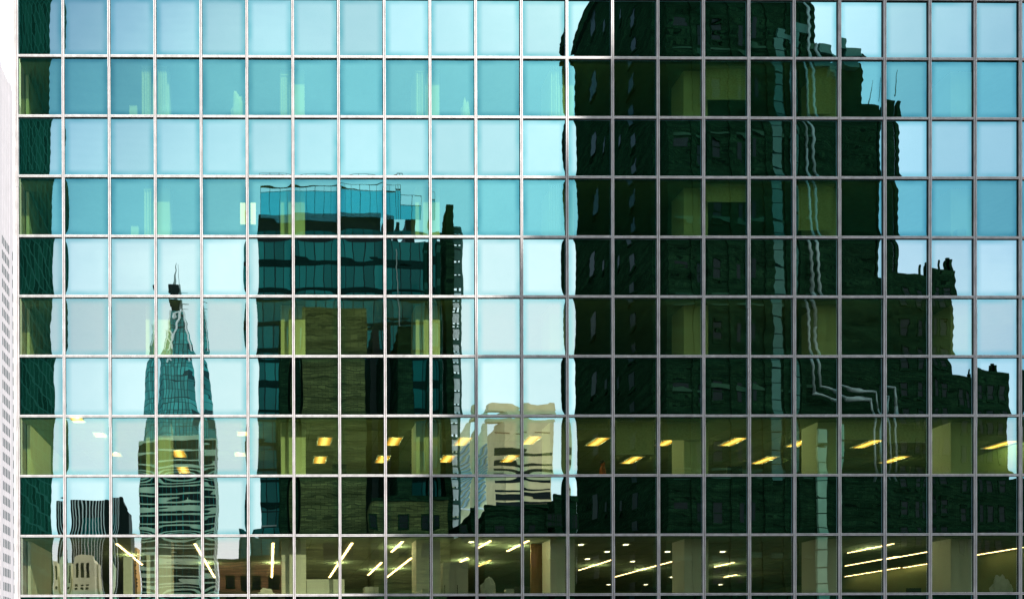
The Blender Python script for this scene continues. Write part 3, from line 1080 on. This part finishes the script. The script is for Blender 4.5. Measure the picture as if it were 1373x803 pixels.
# pale pilaster of small panels
bm = bmesh.new()
for i in range(27):
    a, b = across(1038, 50 + i * 22.0, 44.75), across(1055, 50 + i * 22.0 + 20, 44.75)
    add_box(bm, a.x, b.x, -45.05, -44.75, b.z, a.z)
a, b = across(1045, 38, 44.7), across(1083, 50, 44.7)
add_box(bm, a.x, b.x, -45.04, -44.7, b.z, a.z)
obj('pilaster', bm, M['pale_strip'], G)
bm = bmesh.new()
for i in range(11):
    a, b = across(1099, 570 + i * 24, 44.75), across(1116, 570 + i * 24 + 22, 44.75)
    add_box(bm, a.x, b.x, -45.05, -44.75, b.z, a.z)
obj('pilaster', bm, M['dull_panel'], G)
boxes('corner_strip', M['dark_brick'], G, [(*[across(p, 0, 44.9).x for p in (886, 889)], -45.05, -44.9, 0, GH - 2)])
# twin ducts
DU = thing('roof_duct', 'pair of galvanised pipes running down the dark brick tower and bending right', 'pipe')
for path in ([(1078, -120), (1081, 200), (1086, 400), (1089, 528), (1128, 534), (1178, 533), (1181, 560), (1181, 640)],
             [(1092, 62), (1094, 250), (1097, 440), (1101, 519), (1140, 522), (1194, 520), (1197, 545), (1197, 640)]):
    bm = bmesh.new()
    P = [across(a, b, 44.2) for a, b in path]
    for a, b in zip(P, P[1:]):
        add_bar(bm, a, b, .15, 12)
    for a in P[1:-1]:
        bmesh.ops.create_uvsphere(bm, u_segments=12, v_segments=8, radius=.155, matrix=Matrix.Translation(a))
    obj('pipe', bm, M['duct'], DU, True)

G2 = bld('stepped dark brick building with chimneys right of the huge dark tower')
boxes('wall', M['dark_brick'], G2, [face(1188, 1277, 366, 46, 20, side=False)])
boxes('wing', M['dark_brick'], G2, [face(1277.1, 1357, 499, 46.1, 20, side=False), face(1357.1, 1560, 637, 46.2, 20, side=False)])
for px0, px1, t_ in [(1240, 1247, 352), (1255, 1273, 349), (1259, 1268, 345), (1318, 1334, 491), (1322, 1330, 487), (1188, 1200, 143)]:
    f = face(px0, px1, t_, 47, 3)
    boxes('chimney', M['dark_brick'], G2, [f])
wall_windows(G2, 46, [1212, 1240, 1262], [400 + 40 * i for i in range(9)], 11, 20, frame='dark_brick')
wall_windows(G2, 46.1, [1298, 1320, 1342], [530 + 40 * i for i in range(6)], 11, 20, frame='dark_brick')
for i, (a, b) in enumerate([((1163, 142), (1172, 112)), ((1188, 128), (1195, 100))]):
    bm = bmesh.new()
    add_bar(bm, across(a[0], a[1] + 6, 46), across(b[0], b[1], 46), .07, 8, .03)
    tag(obj('antenna', bm, M['duct']), ['thin leaning rooftop antenna on the dark tower shoulder', 'thin leaning rooftop antenna on the lone dark chimney'][i], 'antenna', 'rooftop antennas')

# --- teal glass block with a glass roof screen
D = bld('broad teal glass block with banded floors and a glass screen around its roof', 'glass_block')
f = face(342, 582, 316, 70, 30)
boxes('core', M['black_wall'], D, [(f[0] + .2, f[1] - .2, f[2], f[3] - .3, 0, f[5])])
zt = across(400, 316, 70).z
fl = 0
z = zt
while z > 2:
    boxes('window_band', M['teal_glass'], D, [(f[0], f[1], f[2], f[3], z - 3.0, z - .01)])
    boxes('spandrel_band', M['band_dark'], D, [(f[0] - .05, f[1] + .05, f[2], f[3] + .06, z - 3.9, z - 3.01)])
    z -= 3.9
    fl += 1
for px0, px1, t_ in [(342, 522, 286), (522, 534, 300), (534, 560, 294)]:
    g = face(px0, px1, t_, 70, 28)
    boxes('plant_room', M['black_wall'], D, [(g[0], g[1], g[2], g[3] - .1, zt + .01, g[5])])
for px0, px1, t_, pr in [(346, 527, 256, 248), (527, 536, 254, 246), (536, 571, 272, 263)]:
    g, h = across(px0, t_, 69.9), across(px1, t_, 69.9)
    zb = across(px0, 295, 69.9).z
    sc_ = boxes('roof_screen', M['screen'], D, [(g.x, h.x, -69.96, -69.9, zb, g.z)])
    bm = bmesh.new()
    zr = across(px0, pr, 69.9).z
    n_ = max(2, int((h.x - g.x) / 1.35))
    for i in range(n_ + 1):
        x = g.x + (h.x - g.x) * i / n_
        add_box(bm, x - .03, x + .03, -69.88, -69.8, zb, zr)
    add_box(bm, g.x, h.x, -69.88, -69.8, zr, zr + .09)
    add_box(bm, g.x, h.x, -69.88, -69.8, g.z + .01, g.z + .08)
    obj('rail', bm, M['band_dark'], sc_)
bm = bmesh.new()
g, h = across(528, 330, 69.5), across(534, 470, 69.5)
add_bar(bm, g, h, .12, 8)
obj('drainpipe', bm, M['duct'], D)
S = bld('dark narrow brick stair shaft rising beside the teal glass block', 'stair_shaft')
boxes('wall', M['dark_brick'], S, [face(587, 607, 279, 60, 14)])
boxes('side_wing', M['dark_glass'], S, [face(576, 586.8, 320, 60.2, 14)])
FE = thing('steel_stair_frame', 'pale open steel fire stair frame clinging to the dark stair shaft', 'fire stair')
bm = bmesh.new()
a, b = across(608, 303, 60), across(622, 303, 60)
for x in (a.x, b.x):
    add_box(bm, x - .16, x + .16, -61.2, -60.9, 0, a.z)
    add_box(bm, x - .10, x + .10, -63.5, -63.2, 0, a.z)
obj('post', bm, M['pale_strip'], FE)
z = a.z
k_ = 0
while z > 4:
    boxes('landing', M['pale_strip'], FE, [(a.x + .161, b.x - .161, -63.1, -60.92, z - .22, z)])
    boxes('panel', M['fin'] if k_ > 3 else M['pale_strip'], FE, [(a.x + .17, b.x - .17, -61.1, -61.0, z - 1.55, z - .26)])
    z -= 1.85
    k_ += 1

# --- olive brick building, black gap and lower roofs
F_ = bld('olive brick building with a plain wall and one black opening, across the street')
boxes('wall', M['olive_brick'], F_, [face(392, 491, 411, 50, 18)])
boxes('annex', M['dark_brick'], F_, [face(514, 553, 441, 52, 16)])
boxes('recess', M['black_wall'], F_, [face(491.2, 514, 438, 55, 10)])
wall_windows(F_, 50, [453], [740], 31, 34)
f = face(376, 391.9, 430, 50.5, 16)
boxes('side_pier', M['dark_brick'], F_, [f])
for px0, px1, t_, mk, d, lb in [(480, 600, 671, 'olive_brick', 46, 'low flat-roofed olive brick building below the teal glass block'),
                            (600.3, 737, 684, 'dark_brick', 47, 'low dark flat-roofed building below the beige banded one'),
                            (737.3, 766, 670, 'dark_brick', 46.4, 'low dark building tucked against the huge tower'),
                            (293, 386, 751, 'brown_brick', 47, 'low brown brick building at the foot of the mirrored skyline')]:
    o = bld(lb)
    f = face(px0, px1, t_, d, 14)
    boxes('wall', M[mk], o, [f])
    boxes('parapet', M['dark_brick'], o, [(f[0] - .1, f[1] + .1, f[3] - .3, f[3] + .12, f[5] - .02, f[5] + .35)])
    wall_windows(o, d, [px0 + (px1 - px0) * q for q in (.2, .5, .8)], [t_ + 30, t_ + 66], 12, 17, frame='dark_brick')
o = bld('small teal rooftop block behind the brown brick building')
boxes('wall', M['teal_glass'], o, [face(326, 376, 713, 60, 10)])
boxes('roof_duct', M['duct'], o, [(*face(345, 372, 707, 60, 2)[:4], across(350, 709, 60).z, across(350, 705, 60).z)])

# --- dark gridded tower on the left
A_ = bld('very tall dark green glass tower at the left with a pale grid', 'glass_tower')
XA = -38.0
ya = 980.35 * (-XA + 8.15) / (368.1 - 84) - 24
yb = 980.35 * (-XA + 8.15) / (368.1 - 22) - 24
boxes('wall', M['dark_glass'], A_, [(XA - 30, XA, -ya, -yb + 12, 0, 230)])

# --- striped black building and stone block
C_ = bld('black office block with thin white vertical fins', 'finned_block')
pts = [across(p, q, 150) for p, q in ((86, 668), (148, 669), (150, 667), (157, 668), (163, 680), (171, 688), (172, 800))]
poly = [(p.x, p.z) for p in pts] + [(pts[-1].x, 0), (pts[0].x, 0)]
bm = bmesh.new()
add_prism_poly(bm, poly, -155, -150)
obj('wall', bm, M['black_wall'], C_)
for i in range(11):
    x = across(91 + i * 5.6, 700, 149.5).x
    boxes('fin', M['fin'], C_, [(x - .12, x + .12, -149.97, -149.5, 0, across(90, 670, 150).z)])
boxes('window_band', M['teal_glass'], C_, [(across(108, 700, 150).x, across(140, 700, 150).x, -149.9, -149.8, across(108, 790, 150).z, across(108, 690, 150).z)])

J_ = bld('cream stone building with three tall slot windows and a stepped top', 'stone_building')
pts = [across(p, q, 100) for p, q in ((91, 752), (94, 746), (108, 742), (128, 745), (131, 752))]
bm = bmesh.new()
add_prism_poly(bm, [(p.x, p.z) for p in pts] + [(pts[-1].x, 0), (pts[0].x, 0)], -105, -100)
obj('wall', bm, M['pale_stone'], J_)
boxes('wing', M['pale_stone'], J_, [face(75, 90.8, 750, 101, 15)])
f = face(131.2, 145, 756, 103, 15)
boxes('wing', M['pale_stone'], J_, [f])
wall_windows(J_, 100, [100, 109, 118], [764], 5, 24)
wall_windows(J_, 100, [98, 108, 117], [784, 793], 5, 5)
wall_windows(J_, 101, [81], [768], 4, 22)
wall_windows(J_, 101, [81], [788], 4, 6)
K_ = bld('narrow ochre building with small windows squeezed between dark blocks')
boxes('wall', M['ochre'], K_, [face(171, 186, 731, 160, 20)])
wall_windows(K_, 160, [174, 180], [740 + 6 * i for i in range(9)], 2.2, 2.6, proud=.1)

# --- tapered glass spire tower
B_ = bld('tapered teal glass skyscraper with a dark neck, white cross braces and a spire', 'spire_tower')
DB = 400.0
prof = [(600, 192, 286), (575, 194, 284), (540, 196, 281), (500, 200, 274), (470, 206, 266), (440, 215, 257), (415, 227, 249)]
bm = bmesh.new()
rings = []
for py, pa, pb in prof:
    a, b = across(pa, py, DB), across(pb, py, DB)
    W, z = b.x - a.x, a.z
    c = W * .18
    x0, x1, y0, y1 = a.x, b.x, -DB - W * .8, -DB
    rings.append([bm.verts.new(v) for v in ((x0 + c, y1, z), (x1 - c, y1, z), (x1, y1 - c, z), (x1, y0 + c, z), (x1 - c, y0, z), (x0 + c, y0, z), (x0, y0 + c, z), (x0, y1 - c, z))])
for r0, r1 in zip(rings, rings[1:]):
    for i in range(8):
        bm.faces.new((r0[i], r0[(i + 1) % 8], r1[(i + 1) % 8], r1[i]))
bm.faces.new(rings[-1])
bm.faces.new(rings[0][::-1])
obj('shaft', bm, M['teal_tower'], B_)
bm = bmesh.new()
for seg in [((226, 416), (213, 470)), ((244, 416), (223, 476)), ((214, 440), (232, 470)), ((247, 414), (253, 440)), ((253, 440), (262, 476)), ((244, 418), (230, 424)),
            ((222, 440), (232, 455))]:
    add_bar(bm, across(*seg[0], DB - .5) + Vector((0, .6, 0)), across(*seg[1], DB - .5) + Vector((0, .6, 0)), .75, 6)
obj('brace', bm, M['fin'], B_)
boxes('neck', M['black_wall'], B_, [face(228, 242, 396, DB, 6, across(235, 416, DB).z), face(224, 243, 382, DB + .5, 7, across(235, 396.1, DB).z)])
bm = bmesh.new()
add_bar(bm, across(234, 383, DB + 3), across(238, 348, DB + 3), 1.0, 8, .15)
add_bar(bm, across(243, 410, DB + 3), across(241, 352, DB + 3), .35, 8, .12)
add_bar(bm, across(246, 402, DB + 3), across(258, 403, DB + 3), .4, 6)
add_bar(bm, across(246, 410, DB + 3), across(257, 411, DB + 3), .3, 6)
add_bar(bm, across(246, 416, DB + 3), across(243, 382, DB + 3), .6, 6)
obj('spire', bm, M['duct'], B_)
BB = bld('green banded office slab standing in front of the tapered skyscraper', 'office_slab')
f = face(187, 291, 590, 250, 26)
boxes('wall', M['dim_glass'], BB, [(f[0], f[1], f[2], f[3], 0, f[5])])
z = f[5] + .6
i = 0
while z > 8:
    h_ = .9 if i % 3 else 1.15
    boxes('spandrel_band', M['light_band'], BB, [(f[0] - .15, f[1] + .15, f[2] - .15, f[3] + .15, z - h_, z)])
    z -= 4.4 if i in (0, 1) else 2.6
    i += 1
bm = bmesh.new()
for q in range(9):
    x = f[0] + (f[1] - f[0]) * (q + .5) / 9
    add_box(bm, x - .2, x + .2, f[3] - .1, f[3] + .1, 0, f[5])
obj('mullion', bm, M['teal_glass'], BB)

# --- beige banded building with slanting glass wing
E_ = bld('beige stone office building with dark window bands and a rounded plant room', 'stone_building')
f = face(643, 745, 556, 200, 30)
boxes('wall', M['beige'], E_, [f])
pts = [across(p, q, 203) for p, q in ((648, 558), (650, 544), (656, 541), (692, 541), (700, 547), (716, 550), (735, 548), (738, 544), (747, 544), (748, 558))]
bm = bmesh.new()
add_prism_poly(bm, [(p.x, p.z) for p in pts], -209, -203)
obj('plant_room', bm, M['beige'], E_)
for py, h_ in [(608, 7), (623, 5), (641, 8), (657, 4), (667, 6), (677, 5)]:
    a, b = across(662, py - h_ / 2, 199.9), across(744, py + h_ / 2, 199.9)
    boxes('window_band', M['dim_glass'], E_, [(a.x, b.x, -200.2, -199.9, b.z, a.z)])
for px in (677, 725):
    a, b = across(px - 13, 578, 199.9), across(px + 13, 581, 199.9)
    boxes('vent', M['timber'], E_, [(a.x, b.x, -200.2, -199.9, b.z, a.z)])
E2 = bld('grey blue office wing with slanting window ribbons and pale frame', 'office_wing')
pts = [across(p, q, 190) for p, q in ((612, 600), (622, 585), (636, 566), (648, 566), (648, 800), (612, 800))]
bm = bmesh.new()
add_prism_poly(bm, [(p.x, p.z) for p in pts], -196, -190)
obj('wall', bm, M['pale_stone'], E2)
for i in range(9):
    y = 610 + i * 9
    bm = bmesh.new()
    add_bar(bm, across(612, y + 8, 189.7), across(646, y - 14, 189.7), .65, 6)
    obj('window_ribbon', bm, M['blue_glass'], E2)
bm = bmesh.new()
add_bar(bm, across(603, 640, 188), across(611, 681, 188), .5, 6)
add_bar(bm, across(614, 640, 188), across(617, 681, 188), .5, 6)
for q in (645, 658, 670, 681):
    add_bar(bm, across(604, q, 188), across(617, q, 188), .35, 6)
add_bar(bm, across(611, 683, 188), across(730, 683, 188), .4, 6)
obj('frame', bm, M['fin'], E2)
print('objects', len(bpy.data.objects))
